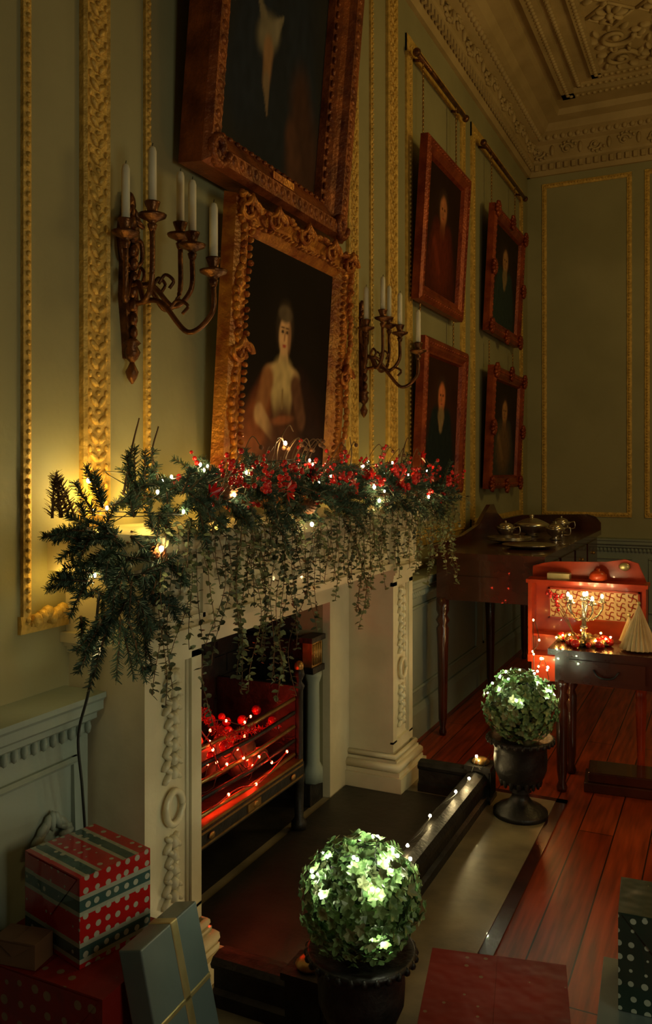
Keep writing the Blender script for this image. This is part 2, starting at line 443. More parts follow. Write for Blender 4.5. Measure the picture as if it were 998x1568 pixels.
woman=[('e',.5,.16,.42,.26,0,(.04,.012,.007),.5),('c',.30,.38,.14,.10,.08,.15,(.22,.06,.018),.45),('c',.66,.42,.82,.10,.07,.15,(.025,.010,.008),.6),
 ('e',.455,.665,.092,.120,0,(.05,.032,.02),.25),('c',.455,.56,.455,.47,.040,.062,(.62,.40,.18),.2),
 ('e',.45,.452,.175,.052,0,(.62,.40,.18),.25),('c',.455,.40,.47,.27,.13,.085,(.55,.40,.17),.25),('c',.30,.42,.23,.27,.06,.055,(.32,.13,.045),.35),
 ('c',.23,.27,.40,.17,.045,.025,(.50,.29,.13),.3),('c',.60,.41,.69,.26,.055,.05,(.12,.05,.025),.4),('c',.48,.18,.50,.02,.16,.24,(.08,.028,.014),.5),
 ('c',.46,.385,.465,.31,.008,.012,(.26,.16,.06),.6),('e',.47,.25,.11,.02,.1,(.25,.08,.03),.5),
 ('e',.455,.63,.062,.088,0,(.70,.42,.20),.18),('e',.452,.725,.072,.038,0,(.12,.085,.05),.3),('e',.431,.645,.015,.008,0,(.04,.02,.012),.5),('e',.48,.645,.015,.008,0,(.04,.02,.012),.5),
 ('c',.457,.645,.453,.612,.005,.009,(.42,.20,.09),.6),('e',.455,.583,.020,.006,0,(.48,.05,.035),.5),('e',.431,.665,.019,.004,0,(.12,.06,.03),.5),('e',.48,.665,.019,.004,0,(.12,.06,.03),.5),('e',.505,.62,.018,.06,0,(.34,.17,.08),.7)]
def man(coat,face=(.5,.26,.12),white=False,gown=None):
    L=[('e',.5,.12,.42,.42,0,coat,.35),('c',.33,.48,.25,.15,.12,.15,coat,.3),('c',.67,.48,.75,.15,.12,.15,coat,.3),
     ('e',.5,.72,.135,.14,0,(.05,.025,.015),.3),('c',.5,.62,.5,.5,.065,.07,(face[0]*.6,face[1]*.6,face[2]*.6),.3),('e',.5,.69,.10,.115,0,face,.25),
     ('e',.465,.705,.020,.009,0,(.05,.02,.01),.5),('e',.535,.705,.020,.009,0,(.05,.02,.01),.5),('e',.5,.63,.027,.007,0,(.3,.05,.03),.5),('c',.5,.70,.5,.665,.008,.013,(.32,.14,.06),.5)]
    if white: L+=[('c',.5,.52,.5,.44,.09,.05,(.26,.18,.09),.4)]
    if gown: L+=[('e',.5,.30,.26,.26,0,gown,.5),('c',.3,.4,.45,.2,.05,.04,tuple(x*1.4 for x in gown),.5)]
    return L
def place(name,w,h,prof,orn,fm,L,bg,yc,zb,tilt,cd=.02,nx=80,nz=100):
    x=.035+h/2*math.sin(tilt)
    return portrait(name,w,h,prof,fm,L,bg,(x,yc,zb+h/2*math.cos(tilt)),tilt,orn,nx,nz,cd)
place('portrait_gentleman',1.20,1.72,PB,orn_big,GILTD,big,(.024,.024,.022),3.06,2.73,math.radians(5))
place('portrait_lady',1.06,1.19,PR,orn_rococo,GILTF,woman,(.010,.006,.004),3.18,1.49,math.radians(3.5),nx=120,nz=140)
place('small_portrait',.94,1.02,PS,orn_plain,GILTR,man((.07,.014,.007),(.42,.16,.07),gown=(.12,.020,.008)),(.025,.01,.005),5.38,2.70,math.radians(3.5))
place('small_portrait',.94,1.00,PS,orn_plain,GILTR,man((.012,.02,.02),(.60,.18,.07),True),(.04,.014,.006),5.38,1.47,math.radians(2.5))
place('small_portrait',1.10,1.02,PS,orn_scroll,GILTR,man((.03,.05,.045),(.42,.22,.10),True),(.03,.018,.010),7.15,2.76,math.radians(3))
place('small_portrait',1.10,1.00,PS,orn_scroll,GILTR,man((.05,.05,.04),(.45,.22,.09),gown=(.16,.09,.04)),(.03,.018,.010),7.15,1.48,math.radians(2.5))
# picture rods and chains
for (t0,t1,pc,pw) in ((4.90,5.98,5.38,.94),(6.48,8.0,7.15,1.10)):
    b=B(); b.tube([(.075,t0,4.22),(.075,t1,4.22)],.016,BRONZE,8)
    for t in (t0,t1): b.ell((.075,t,4.22),(.027,.027,.027),BRONZE,8,6)
    for t in (t0+.12,t1-.12): b.tube([(0,t,4.24),(.075,t,4.22)],.010,BRONZE,6)
    for s in(-1,1):
        y=pc+s*pw*.38
        z=4.2
        while z>3.77:
            b.ell((.075,y,z),(.006,.010,.017),BRASS,5,4); z-=.028
    b.build('picture_rail_with_chains')
    for s in(-1,1):
        b=B(); z=2.68
        while z>2.50:
            b.ell((.055,pc+s*pw*.38,z),(.006,.010,.017),BRASS,5,4); z-=.028
        b.build('picture_chain')

# ------------------------------------------------------------ sconces
b=B()
BR=BRONZE
b.ell((.02,0,.31),(.015,.03,.045),BR,8,6); b.ell((.025,0,.25),(.02,.022,.03),BR,8,6)
for k in range(5):
    a=math.pi*(.1+.2*k); b.ell((.03,.04*math.cos(a),.24+.045*math.sin(a)),(.012,.012,.03),BR,6,4,Matrix.Rotation(-(a-math.pi/2),3,'X'))
b.extr([(-.035,.26),(-.045,.2),(-.03,.12),(-.035,.0),(-.02,-.12),(-.012,-.2),(.012,-.2),(.02,-.12),(.035,0),(.03,.12),(.045,.2),(.035,.26)],lambda a,c,t:(t,a,c),0,.03,BR)
for k in range(9):
    b.ell((.035,0,.2-.045*k),(.018,.022-.0012*k,.024),BR,7,5)
b.lathe([(.002,-.02),(.02,0),(.028,.02),(.018,.04),(.03,.05),(.01,.07)],(.03,0,-.20),BR,10)
b.lathe([(.003,-.04),(.016,-.02),(.022,0),(.012,.02),(.004,.04)],(.03,0,-.245),BR,10)
for s in(-1,1):
    b.tube(crom([(.03,s*.01,.1),(.03,s*.05,.13),(.03,s*.05,.19),(.03,s*.02,.2)]),.008,BR)
cand=[(.085,-.10,.19),(.17,-.075,.24),(.12,.145,.24),(.20,.10,.185),(.33,.03,.07)]
for (x,y,z) in cand:
    hub=(.04,y*.1,.04 if z>.15 else -.02)
    zl=min(z-.14,.02) if z>.15 else -.08
    b.tube(crom([hub,(x*.35+.02,y*.35,hub[2]-.04+ (.04 if z>.15 else .04)),(x*.72,y*.72,zl-.045),(x*.98,y*.98,zl+.01),(x,y,z-.05)],8),[.0105]*1+[.0090]*32,BR,7)
    b.tube(crom([(x*.5,y*.5,zl+.03),(x*.6,y*.6,zl+.06),(x*.72,y*.72,zl+.04),(x*.66,y*.66,zl+.015)],5),.006,BR,5)
    b.lathe([(.006,-.06),(.012,-.05),(.016,-.035),(.01,-.03),(.02,-.022),(.042,-.012),(.046,-.004),(.03,-.008),(.014,-.004),(.018,.015),(.024,.03),(.026,.036),(.02,.038)],(x,y,z),BR,14)
    b.lathe([(.0135,.02),(.0135,.195),(.010,.208),(.003,.212)],(x,y,z),CANDLE,12)
    b.tube([(x,y,z+.21),(x+.002,y,z+.222)],.0015,IRON,4)
sc=b.build('candle_sconce',(0,2.21,2.20))
dup(sc,(0,4.17,2.20))

# ------------------------------------------------------------ fireplace surround
b=B(); C=CREAM
YL,YR=2.095,4.095; XF=.28
b.box(0,.04,2.24,2.45,0,.98,C); b.box(0,.04,3.72,3.95,0,.98,C); b.box(0,.04,2.24,3.95,.98,1.13,C)
for yc in (YL,YR):
    b.box(0,XF-.012,yc-.145,yc+.145,.12,1.12,C)
    for s in(-1,1):
        y=yc+s*.118; b.box(XF-.012,XF+.004,y-.027,y+.027,.24,1.06,C)
        y=yc+s*.084; b.tube([(XF-.010,y,.26),(XF-.010,y,1.04)],.007,C,6)
    b.box(XF-.012,XF+.004,yc-.145,yc+.145,.2,.25,C); b.box(XF-.012,XF+.004,yc-.145,yc+.145,1.04,1.12,C)
    b.box(0,XF+.065,yc-.195,yc+.195,0,.09,C)
    b.box(0,XF+.05,yc-.18,yc+.18,.09,.11,C)
    b.tube([(.0,yc-.165,.13),(XF+.035,yc-.165,.13),(XF+.035,yc+.165,.13),(0,yc+.165,.13)],.024,C,8)
    b.box(0,XF+.03,yc-.165,yc+.165,.11,.165,C)
    b.tube([(.0,yc-.152,.18),(XF+.018,yc-.152,.18),(XF+.018,yc+.152,.18),(0,yc+.152,.18)],.014,C,8)
    for (e,z0,z1) in ((.012,1.08,1.10),(.025,1.10,1.115),(.04,1.115,1.145)):
        b.box(0,XF+e,yc-.145-e,yc+.145+e,z0,z1,C)
    z=1.0
    b.ell((XF,yc,1.0),(.014,.03,.022),C,8,5)
    k=0
    while z>.30:
        if abs(z-.60)>.07:
            w=.020+.008*math.sin(k*1.3)
            b.ell((XF,yc,z),(.02,.016,.02),C,7,5)
            for s in(-1,1):
                b.ell((XF-.004,yc+s*w*1.1,z-.012),(.015,.026,.010),C,6,4,Matrix.Rotation(s*-.7,3,'X'))
                b.ell((XF-.004,yc+s*w*.8,z+.010),(.014,.020,.009),C,6,4,Matrix.Rotation(s*.6,3,'X'))
        z-=.042; k+=1
    ring=[(XF+.004,yc+.042*math.cos(a),.60+.05*math.sin(a)) for a in [2*math.pi*i/20 for i in range(21)]]
    b.tube(ring,.011,C,6)
    b.box(0,XF+.02,yc-.16,yc+.16,1.145,1.335,C)
    for (y0,y1,z0,z1) in ((-.13,.13,1.165,1.18),(-.13,.13,1.305,1.32),(-.13,-.115,1.165,1.32),(.115,.13,1.165,1.32)):
        b.box(XF+.02,XF+.03,yc+y0,yc+y1,z0,z1,C)
    for k in range(8):
        a=k*math.pi/4; b.ell((XF+.022,yc+.035*math.cos(a),1.243+.035*math.sin(a)),(.012,.022,.012),C,6,4,Matrix.Rotation(a,3,'X'))
    b.ell((XF+.03,yc,1.243),(.015,.016,.016),C,8,5)
b.box(0,XF-.01,YL,YR,1.13,1.335,C)
b.box(0,XF+.01,YL+.16,YR-.16,1.13,1.16,C)
for i in range(4):
    y0=2.35+i*.38; 
    for k in range(13):
        t=k/12; b.ell((XF-.005,y0+.36*t,1.29-.07*math.sin(math.pi*t)),(.014,.018,.016),C,6,4)
SP=[(0,1.335),(XF+.03,1.335),(XF+.04,1.35),(XF+.06,1.355),(XF+.075,1.375),(XF+.11,1.385),(XF+.12,1.40),(XF+.14,1.403),(XF+.145,1.42),(XF+.145,1.44),(XF+.135,1.45),(0,1.45)]
b.extr(SP,fl,1.86,4.36,C)
n=60
for i in range(n):
    y=1.92+i*(4.27-1.92)/(n-1); b.box(XF+.02,XF+.05,y-.012,y+.012,1.337,1.355,C)
b.box(0,XF+.0,1.90,4.30,1.335,1.35,C)
b.build('marble_fireplace_surround')

# firebox
b=B()
b.box(-.50,-.45,2.35,3.82,0,1.1,SOOT); b.box(-.45,-.15,2.35,2.45,0,1.1,SOOT); b.box(-.45,-.15,3.72,3.82,0,1.1,SOOT); b.box(-.45,-.15,2.45,3.72,.98,1.1,SOOT)
b.box(-.45,0,2.45,3.72,-.0,.012,SLATE)
for r in range(9):
    for c in range(7):
        y=2.46+c*.18+(.09 if r%2 else 0)
        if y+.16<3.72: b.box(-.45,-.44,y,y+.165,.03+r*.10,.115+r*.10,SOOT)
b.build('firebox')
# grate
b=B()
ga,gb=2.50,3.30; gx=.06
for k in range(5):
    z=.36+.062*k; b.tube([(gx,ga,z),(gx+.02,(ga+gb)/2,z),(gx,gb,z)],.009,BRASS if k%2==0 else IRON,6)
b.box(gx-.01,gx+.035,ga-.03,gb+.03,.255,.325,IRON)
b.box(gx+.033,gx+.037,ga-.02,gb+.02,.262,.27,BRASS); b.box(gx+.033,gx+.037,ga-.02,gb+.02,.31,.318,BRASS)
b.box(gx-.012,gx+.03,ga-.03,gb+.03,.325,.335,BRASS); b.box(gx+.033,gx+.04,ga+.34,gb-.36,.275,.305,BRASS)
for i in range(3): b.ell((gx+.04,ga+.08+i*(gb-ga-.16)/2,.29),(.006,.022,.014),BRASS,8,4)
for y in (ga-.03,gb+.03):
    b.lathe([(.035,0),(.035,.03),(.02,.05),(.022,.2),(.028,.24),(.018,.26),(.018,.62),(.026,.64),(.012,.66),(.026,.69),(.02,.715),(.004,.73)],(gx+.01,y,.02),IRON,12)
    b.ell((gx+.01,y,.748),(.022,.022,.026),BRASS,10,6)
    b.box(-.36,gx,y-.012,y+.012,.30,.66,IRON)
b.box(-.38,-.36,ga,gb,.30,.78,IRON); b.box(-.36,gx,ga,gb,.30,.32,IRON)
for x in(-.34,): 
    for y in(ga,gb): b.box(x-.015,x+.015,y-.015,y+.015,.02,.3,IRON)
for i in range(9):
    y=U(ga+.12,gb-.2); z=.37+.035*(i%4); x=U(-.25,-.05); a=U(-.5,.5); L=U(.12,.22)
    b.tube([(x-L*math.sin(a)*.5,y-L*.7,z),(x,y,z+.01),(x+L*math.sin(a)*.5,y+L*.7,z+U(0,.06))],[.036,.04,.034],CONE,9)
for i in range(18): b.ell((U(-.25,.03),U(ga+.05,gb-.05),U(.48,.60)),U(.014,.024),BERRY,12,8)
b.build('fire_grate_with_logs')
b=B()
y0,y1=3.58,3.71
b.box(-.40,-.03,y0+.04,y1,.012,.80,IRON)
b.box(-.04,.005,y0-.01,y1,.012,.12,IRON)
b.box(-.04,.01,y0,y0+.11,.68,.80,BRASS); b.box(-.05,.02,y0-.02,y0+.13,.80,.825,IRON); b.box(-.05,.02,y0-.01,y0+.12,.65,.68,IRON)
for k in range(5): b.tube([(.011,y0+.015+.019*k,.69),(.011,y0+.015+.019*k,.79)],.006,BRASS,5)
b.lathe([(.050,0),(.050,.06),(.035,.09),(.032,.48),(.042,.51),(.045,.53)],(-.01,y0+.05,.12),WALL2,14,flute=.08,fn=7)
b.build('fireplace_register')
# red lights in grate
b=B()
for s in range(4):
    pts=[]
    for k in range(7):
        pts.append((gx-.03-U(0,.16),ga+.04+(gb-ga-.10)*k/6,U(.38,.68)-.1*k/6))
    c=crom(pts,5); b.tube(c,.0022,WIRE,4)
    for i,p in enumerate(c):
        if i%5==2: b.ell(p,(.0055,.0055,.0065),BULBR,6,4)
c=crom([(.08,2.5,.72),(.095,2.58,.62),(.09,2.66,.5),(.10,2.76,.56),(.09,2.86,.44),(.10,2.96,.48),(.09,3.06,.40),(.10,3.16,.42),(.09,2.95,.36),(.1,2.75,.4),(.09,2.6,.38)],6)
b.tube(c,.003,BERRY,5)
for i,p in enumerate(c):
    if i%7==0: b.ell(p,(.0055,.0055,.0065),BULBR,6,4)
for base in ([(.08,2.5,.76),(.09,2.62,.68),(.09,2.72,.62),(.09,2.9,.60)],[(.02,2.5,.66),(.05,2.6,.74),(.03,2.75,.58),(.05,2.95,.56),(.04,3.2,.52)]):
    for i,p in enumerate(crom(base,30)):
        for k in range(5): b.leaf(p,rv(),rv(),.022,.003,BERRY)
b.build('red_fairy_lights')

# hearth
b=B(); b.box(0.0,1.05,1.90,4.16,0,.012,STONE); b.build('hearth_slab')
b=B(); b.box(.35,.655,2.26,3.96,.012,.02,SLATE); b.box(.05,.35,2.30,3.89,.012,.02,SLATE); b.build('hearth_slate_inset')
b=B(); b.box(1.05,1.10,1.85,4.21,0,.008,MAHOG); b.box(.35,1.10,4.16,4.21,0,.008,MAHOG); b.build('trim_hearth_border')
# fender
b=B()
FP=[(0,0),(.0,.04),(.015,.05),(.015,.105),(.0,.115),(-.005,.13),(.01,.145),(.045,.15),(.085,.14),(.10,.12),(.10,.10),(.085,.09),(.085,.045),(.10,.035),(.10,0)]
z0=.012
b.extr(FP,lambda a,c,t:(.66+a,t,z0+c),2.12,4.06,IRON)
b.extr(FP,lambda a,c,t:(t,2.12+a,z0+c),.40,.70,IRON)
b.extr(FP,lambda a,c,t:(t,3.99+a,z0+c),.40,.70,IRON)
for y in (2.17,4.04):
    b.box(.645,.775,y-.065,y+.065,z0,.03,IRON); b.box(.655,.765,y-.055,y+.055,.03,.165,IRON); b.box(.645,.775,y-.065,y+.065,.165,.185,IRON)
    for k in range(5): b.tube([(.768,y-.04+.02*k,.04),(.768,y-.04+.02*k,.16)],.007,IRON,5)
    b.lathe([(.04,0),(.045,.01),(.03,.025),(.012,.03)],(.71,y,.185),BRASS,14)
b.build('hearth_fender')

# ------------------------------------------------------------ garland
raw=crom([(.34,1.70,1.26),(.31,1.70,1.38),(.28,1.78,1.50),(.26,2.05,1.54),(.25,2.6,1.56),(.25,3.2,1.56),(.25,3.8,1.55),(.26,4.2,1.54),(.30,4.42,1.47)],12)
acc=[0]
for i in range(1,len(raw)): acc.append(acc[-1]+(raw[i]-raw[i-1]).length)
TL=acc[-1]
def PG(t):
    s=t*TL
    for i in range(1,len(raw)):
        if acc[i]>=s: q=(s-acc[i-1])/(acc[i]-acc[i-1]+1e-9); return raw[i-1].lerp(raw[i],q),(raw[i]-raw[i-1]).normalized()
    return raw[-1].copy(),(raw[-1]-raw[-2]).normalized()
TM=.14
def sprig(b,p,d,L,n,nl,m=NEEDLE):
    d=d.normalized(); p=Vector(p); pts=[]
    droop=U(0,.25)
    for k in range(5):
        t=k/4; pts.append(p+d*L*t+Vector((0,0,-droop*L*t*t)))
    b.tube(pts,[.004,.0035,.003,.002,.0015],TWIG,4)
    for i in range(n):
        t=(i+R())/n; q=p+d*L*t+Vector((0,0,-droop*L*t*t))
        r=rv(); r=(r-d*r.dot(d)); 
        if r.length<.1: continue
        r.normalize(); e=(d*U(.45,.9)+r).normalized(); l=nl*U(.75,1.1)*(1-.3*t)
        w=e.cross(rv()); 
        if w.length<.1: continue
        w=w.normalized()*.0016
        b.add([q-w,q+w,q+e*l+w*.5,q+e*l-w*.5],[(0,1,2,3)],m)
b=B()
for i in range(240):
    t=TM+(1-TM)*((i+R())/240); p,tan=PG(t); p=p+Vector((U(-.12,.16),0,U(-.03,.06)))
    o=rv(); o.x=o.x*.6+.15; o.z=abs(o.z)*.55
    d=(tan*U(-.9,.9)+o*.8)
    L=U(.09,.16)
    if (p+d.normalized()*L).x<.06: d.x=abs(d.x)
    p.z=max(p.z,1.49)
    sprig(b,p,d,L,150,.026)
for i in range(150):
    y=1.86+2.56*((i+R())/150)
    sprig(b,Vector((U(.36,.44),y,U(1.47,1.59))),Vector((U(.3,.9),U(-.9,.9),U(-.9,.3))),U(.07,.125),150,.026)
for i in range(70):
    y=U(1.69,1.93); z=U(1.27,1.52)-abs(y-1.80)*.3
    p=Vector((U(.22,.42),y,z)); d=Vector((U(-.35,.5),(y-1.82)*3+U(-.6,.6),U(-.9,.6)))
    L=U(.07,.12); e=p+d.normalized()*L
    if e.y<1.60: d.y*=.3
    sprig(b,p,d,L,170,.026)
for (p,d,L) in (((.32,1.71,1.24),(.1,-.8,-.4),.14),((.34,1.86,1.24),(.1,.2,-1),.15),((.27,1.70,1.46),(-.2,-1,.3),.11),((.27,1.76,1.52),(0,-.5,1),.13),((.3,1.92,1.54),(.1,-.1,1),.17),((.3,1.88,1.54),(.1,.3,1),.16),((.30,1.70,1.35),(0,-1,.1),.10),((.34,1.70,1.24),(.1,-.8,-.9),.14),((.34,1.80,1.24),(.1,.1,-1),.15)):
    for k in range(3): sprig(b,Vector(p)+rv()*.02,Vector(d)+rv()*.25,L,170,.028)
for k in range(5): sprig(b,Vector((.16,1.76+U(-.05,.05),1.50)),Vector((0,U(-.5,.1),1)),.13,90,.03,TWIG)
def twig(p,d,L,curl):
    p=Vector(p); d=Vector(d).normalized(); pts=[]
    for k in range(9):
        t=k/8; pts.append(p+d*L*t+Vector((0,curl*L*t*t,-.35*L*t*t*abs(curl))))
    b.tube(pts,[.0028*(1-.6*k/8) for k in range(9)],TWIG,4)
    return pts
for i in range(95):
    p,_=PG(U(TM+.05,.98)); p=p+Vector((U(-.05,.20),0,U(.0,.06)))
    pts=twig(p,(U(-.1,.9),U(-.8,.8),U(.1,1)),U(.07,.16),U(-.5,.5))
    for q in pts[3:]:
        if R()<.55: b.ell(q+rv()*.008,U(.006,.0095),BERRY,7,5)
for i in range(40):
    p,_=PG(U(TM+.06,.985)); p=p+Vector((U(.08,.24),0,U(-.06,.08)))
    for j in range(9): b.ell(p+rv()*U(.008,.028),U(.008,.012),BERRY,8,5)
for (y,z,x) in ((2.05,1.56,.44),(2.5,1.56,.45),(2.78,1.62,.40),(3.05,1.56,.45),(3.3,1.60,.42),(3.6,1.58,.44),(4.1,1.60,.42),(4.2,1.70,.34),(4.38,1.54,.40)):
    c=Vector((x,y,z))
    for j in range(11):
        a=j*.58; d=Vector((.7 if j%2 else .4,math.cos(a),math.sin(a))); b.leaf(c,d,Vector((1,0,0)),.045,.020,BERRY)
for pts in ([(.28,2.02,1.6),(.28,1.99,1.68),(.28,2.02,1.76)],[(.3,2.7,1.62),(.3,2.72,1.72),(.3,2.80,1.80),(.3,2.84,1.78)],[(.28,4.05,1.6),(.28,4.1,1.72),(.28,4.17,1.80),(.28,4.21,1.78)],[(.28,1.86,1.56),(.28,1.90,1.70),(.28,1.93,1.78)],[(.28,3.4,1.6),(.28,3.44,1.70),(.28,3.42,1.78)]):
    c=crom(pts,8); b.tube(c,[.004*(1-.5*k/len(c)) for k in range(len(c))],TWIG,5)
for i in range(20):
    p,_=PG(U(.3,.97)); p=p+Vector((U(0,.1),0,.04))
    c=crom([p,p+Vector((0,U(-.02,.05),.08)),p+Vector((.02,U(.03,.09),.15)),p+Vector((.02,U(.08,.14),U(.10,.15)))],6)
    b.tube(c,.0022,TWIG,4); b.ell(c[-1],.009,CONE,7,5)
for (x,y,z) in ((.47,2.62,1.50),(.44,2.15,1.56),(.46,3.4,1.5),(.42,1.84,1.40)):
    rt=Matrix.Rotation(U(0,6),3,'Z')@Matrix.Rotation(U(.6,1.6),3,'X')
    b.ell((x,y,z),(.018,.018,.032),CONE,8,6,rt)
    for j in range(46):
        t=j/45; a=j*2.4; rr_=.026*math.sin(math.pi*(.15+.8*t)); q=rt@Vector((rr_*math.cos(a),rr_*math.sin(a),.035-.07*t)); d=rt@Vector((math.cos(a),math.sin(a),.6))
        b.leaf(Vector((x,y,z))+q*.6,d,rt@Vector((0,0,1)),.017,.014,CONE)
def strand(p,L,m,out=.02,sx=0,sy=0):
    p=Vector(p); n=int(L/.016); ph=U(0,6); pts=[]; am=U(.006,.024); sy=sy+U(-.12,.12)
    for i in range(n+1):
        t=i/n; s=t*L
        o=out*min(1,s/.04)
        pts.append(p+Vector((o+am*math.sin(ph+s*14)+sx*s,am*math.cos(ph*2+s*11)+sy*s,-s+ (.015*math.sin(math.pi*min(1,s/.05)) if s<.05 else 0))))
    b.tube(pts[::2]+[pts[-1]],.0013,TWIG,3)
    for i,q in enumerate(pts):
        for k in range(2 if R()<.65 else 1):
            d=rv(); d.z=d.z*.5-.15; b.leaf(q,d,Vector((0,0,1))+rv()*.8,U(.015,.027),U(.012,.020),m)
for i in range(110):
    y=1.84+2.6*((i+R())/110); L=abs(random.gauss(.14,.075))+.04
    if R()<.2: L+=.12
    strand((.425+U(-.03,.03),y,1.46+U(-.01,.03)),min(L,.42),SAGE if R()<.75 else SAGE2,U(.005,.05))
for i in range(17):
    y=2.08+.56*i/17; strand((.43,y,1.45),U(.36,.60),SAGE2 if R()<.6 else SAGE,U(.01,.04))
for y,L in ((3.08,.42),(3.12,.48),(3.16,.40),(4.0,.4),(4.2,.38),(4.36,.45),(4.4,.4),(4.3,.3)): strand((.44,y,1.46),L,SAGE,.03)
for y,L in ((1.84,.45),(1.87,.42),(1.90,.42),(1.94,.36),(1.98,.33),(2.02,.3)): strand((.38,y,1.44),L,SAGE if R()<.5 else SAGE2,.03)
for i in range(40):
    p,_=PG(U(TM,.99)); p=p+Vector((U(.05,.18),0,U(-.04,.03))); p.z=max(p.z,1.5)
    strand(p,U(.05,.10),SAGE2,.12)
b.build('evergreen_mantel_garland',fix=False)

# mantel fairy lights
b=B(); pts=[]
N=96
for k in range(N):
    p,_=PG(.02+.97*k/N); pts.append(p+Vector((U(-.14,.25),0,U(-.03,.11))))
for p in pts:
    if p.y>1.9: p.z=max(p.z,1.49)
    p.x=max(p.x,.12)
c=crom(pts,3); b.tube(c,.0014,WIRE,4)
for i,p in enumerate(pts):
    if R()<.48: b.ell(p+Vector((0,0,.008)),(.0040,.0040,.0058),BULB,6,5)
for (x,y,z) in ((.49,2.62,1.44),(.48,3.22,1.56),(.33,2.72,1.73),(.44,1.82,1.42),(.32,1.68,1.18),(.49,3.9,1.5),(.12,1.90,1.60),(.47,3.3,1.5)):
    b.ell((x,y,z),(.0065,.0065,.008),BULB,7,5)
b.build('fairy_lights',fix=False)
b=B(); b.tube(crom([(.28,1.76,1.3),(.24,1.77,1.05),(.19,1.78,.9),(.185,1.80,.75),(.17,1.83,.6),(.16,1.85,.45),(.15,1.86,.2),(.14,1.86,.01)],8),.004,WIRE,6); b.build('power_cable')

# ------------------------------------------------------------ topiary
b=B()
b.lathe([(.12,0),(.12,.02),(.105,.025),(.10,.035),(.06,.05),(.04,.075),(.035,.095),(.05,.105),(.04,.115),(.06,.13),(.10,.165),(.115,.20),(.118,.25),(.115,.29),(.125,.31),(.145,.325),(.15,.335),(.14,.342),(.12,.335),(.10,.33)],(0,0,0),IRON,32,flute=0)
for k in range(16):
    a=k*math.pi/8; b.ell((.085*math.cos(a),.085*math.sin(a),.16),(.012,.012,.035),IRON,6,5)
for k in range(28):
    a=k*2*math.pi/28; b.ell((.145*math.cos(a),.145*math.sin(a),.328),(.010,.010,.012),IRON,5,4)
TZ=.475
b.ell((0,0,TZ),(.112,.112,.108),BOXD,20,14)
for layer,(NN,r0,r1) in enumerate(((380,.112,.132),(380,.134,.166))):
    for i in range(NN):
        z=1-2*(i+.5)/NN; a=i*2.39996+layer; q=math.sqrt(1-z*z); d=(Vector((q*math.cos(a),q*math.sin(a),z))+rv()*.10).normalized()
        r=U(r0,r1); c=Vector((d.x*r,d.y*r,TZ+d.z*r*.92))
        mt=BOX if R()<.85 else SAGE
        a0=U(0,6); t1=d.cross(Vector((.3,.5,.8))).normalized(); t2=d.cross(t1)
        for k in range(5):
            a=a0+k*1.256; e=t1*math.cos(a)+t2*math.sin(a)+d*U(.2,.9); b.leaf(c,e,d,U(.016,.026),U(.013,.019),mt)
for i in range(22):
    d=rv()
    if d.z<-.5: d.z=-d.z
    p=Vector((0,0,TZ))+Vector((d.x,d.y,d.z*.94))*U(.152,.174); b.ell(p,(.0048,.0048,.0048),BULBG,6,5)
b.tube(crom([Vector((0,0,TZ))+rv()*.15 for k in range(22)],3),.0014,WIRE,3)
tp=b.build('topiary_ball_in_urn',(.92,2.055,.012),fix=False)
o=dup(tp,(.93,3.93,.012),(0,0,2.1)); o.scale=(1.05,1.05,1.08)
b=B()
pts=crom([(.73,2.40,.17),(.60,2.5,.03),(.55,2.35,.03),(.60,2.9,.03),(.70,3.0,.19),(.70,3.2,.18),(.69,3.4,.19),(.71,3.6,.18),(.72,3.8,.19),(.70,4.0,.225),(.76,3.85,.22),(.80,3.9,.3)],5)
b.tube(pts,.0018,WIRE,4)
for p in ((.60,2.5,.04),(.56,2.33,.045),(.70,3.02,.19),(.69,3.32,.19),(.71,3.62,.19),(.72,3.8,.19),(.70,4.0,.23)):
    b.ell(p,(.0065,.0065,.0065),BULB,7,5)
b.build('fairy_light_string')

# ------------------------------------------------------------ sideboard
b=B(); Mh=MAHOG
x0,x1,y0,y1=.17,.86,4.88,7.3
b.box(x0,x1,y0,y1,1.09,1.13,Mh); b.box(x0+.03,x1-.03,y0+.03,y1-.03,.84,1.09,Mh)
for k in range(4):
    ya=y0+.08+k*.58; b.box(x1-.03,x1-.02,ya,ya+.5,.87,1.06,Mh)
    b.lathe([(.012,0),(.018,.008),(.008,.02)],(x1-.015,ya+.25,.96),BRASS,10)
b.box(x0+.16,x1-.28,y0+.02,y0+.03,.96,.99,Mh)
for x in (x0+.06,x1-.07):
    for y in (y0+.06,(y0+y1)/2,y1-.06):
        b.lathe([(.018,0),(.024,.02),(.016,.05),(.026,.10),(.034,.55),(.040,.66),(.028,.68),(.044,.71),(.028,.74),(.04,.77),(.04,.85)],(x,y,0),Mh,14)
G=[(4.88,1.13),(4.88,1.17),(5.5,1.19),(5.9,1.24),(6.05,1.31),(6.2,1.37),(6.32,1.37),(6.42,1.30),(6.6,1.24),(7.3,1.24),(7.3,1.13)]
b.extr(G,lambda a,c,t:(t,a,c),x0,x0+.03,Mh)
G=[(.17,1.13),(.17,1.24),(.75,1.26),(.82,1.24),(.86,1.19),(.86,1.13)]
b.extr(G,lambda a,c,t:(a,t,c),7.27,7.3,Mh)
b.build('mahogany_sideboard')
ST=1.131
b=B()
b.lathe([(.03,0),(.06,.005),(.04,.02),(.10,.04),(.13,.075),(.135,.09),(.10,.11),(.04,.135),(.01,.14),(.02,.155),(.003,.17)],(.48,6.35,ST),SILVER,20)
for s in(-1,1): b.tube(crom([(.48+s*.12,6.35,ST+.06),(.48+s*.17,6.35,ST+.09),(.48+s*.16,6.35,ST+.05),(.48+s*.12,6.35,ST+.05)],4),.006,SILVER,5)
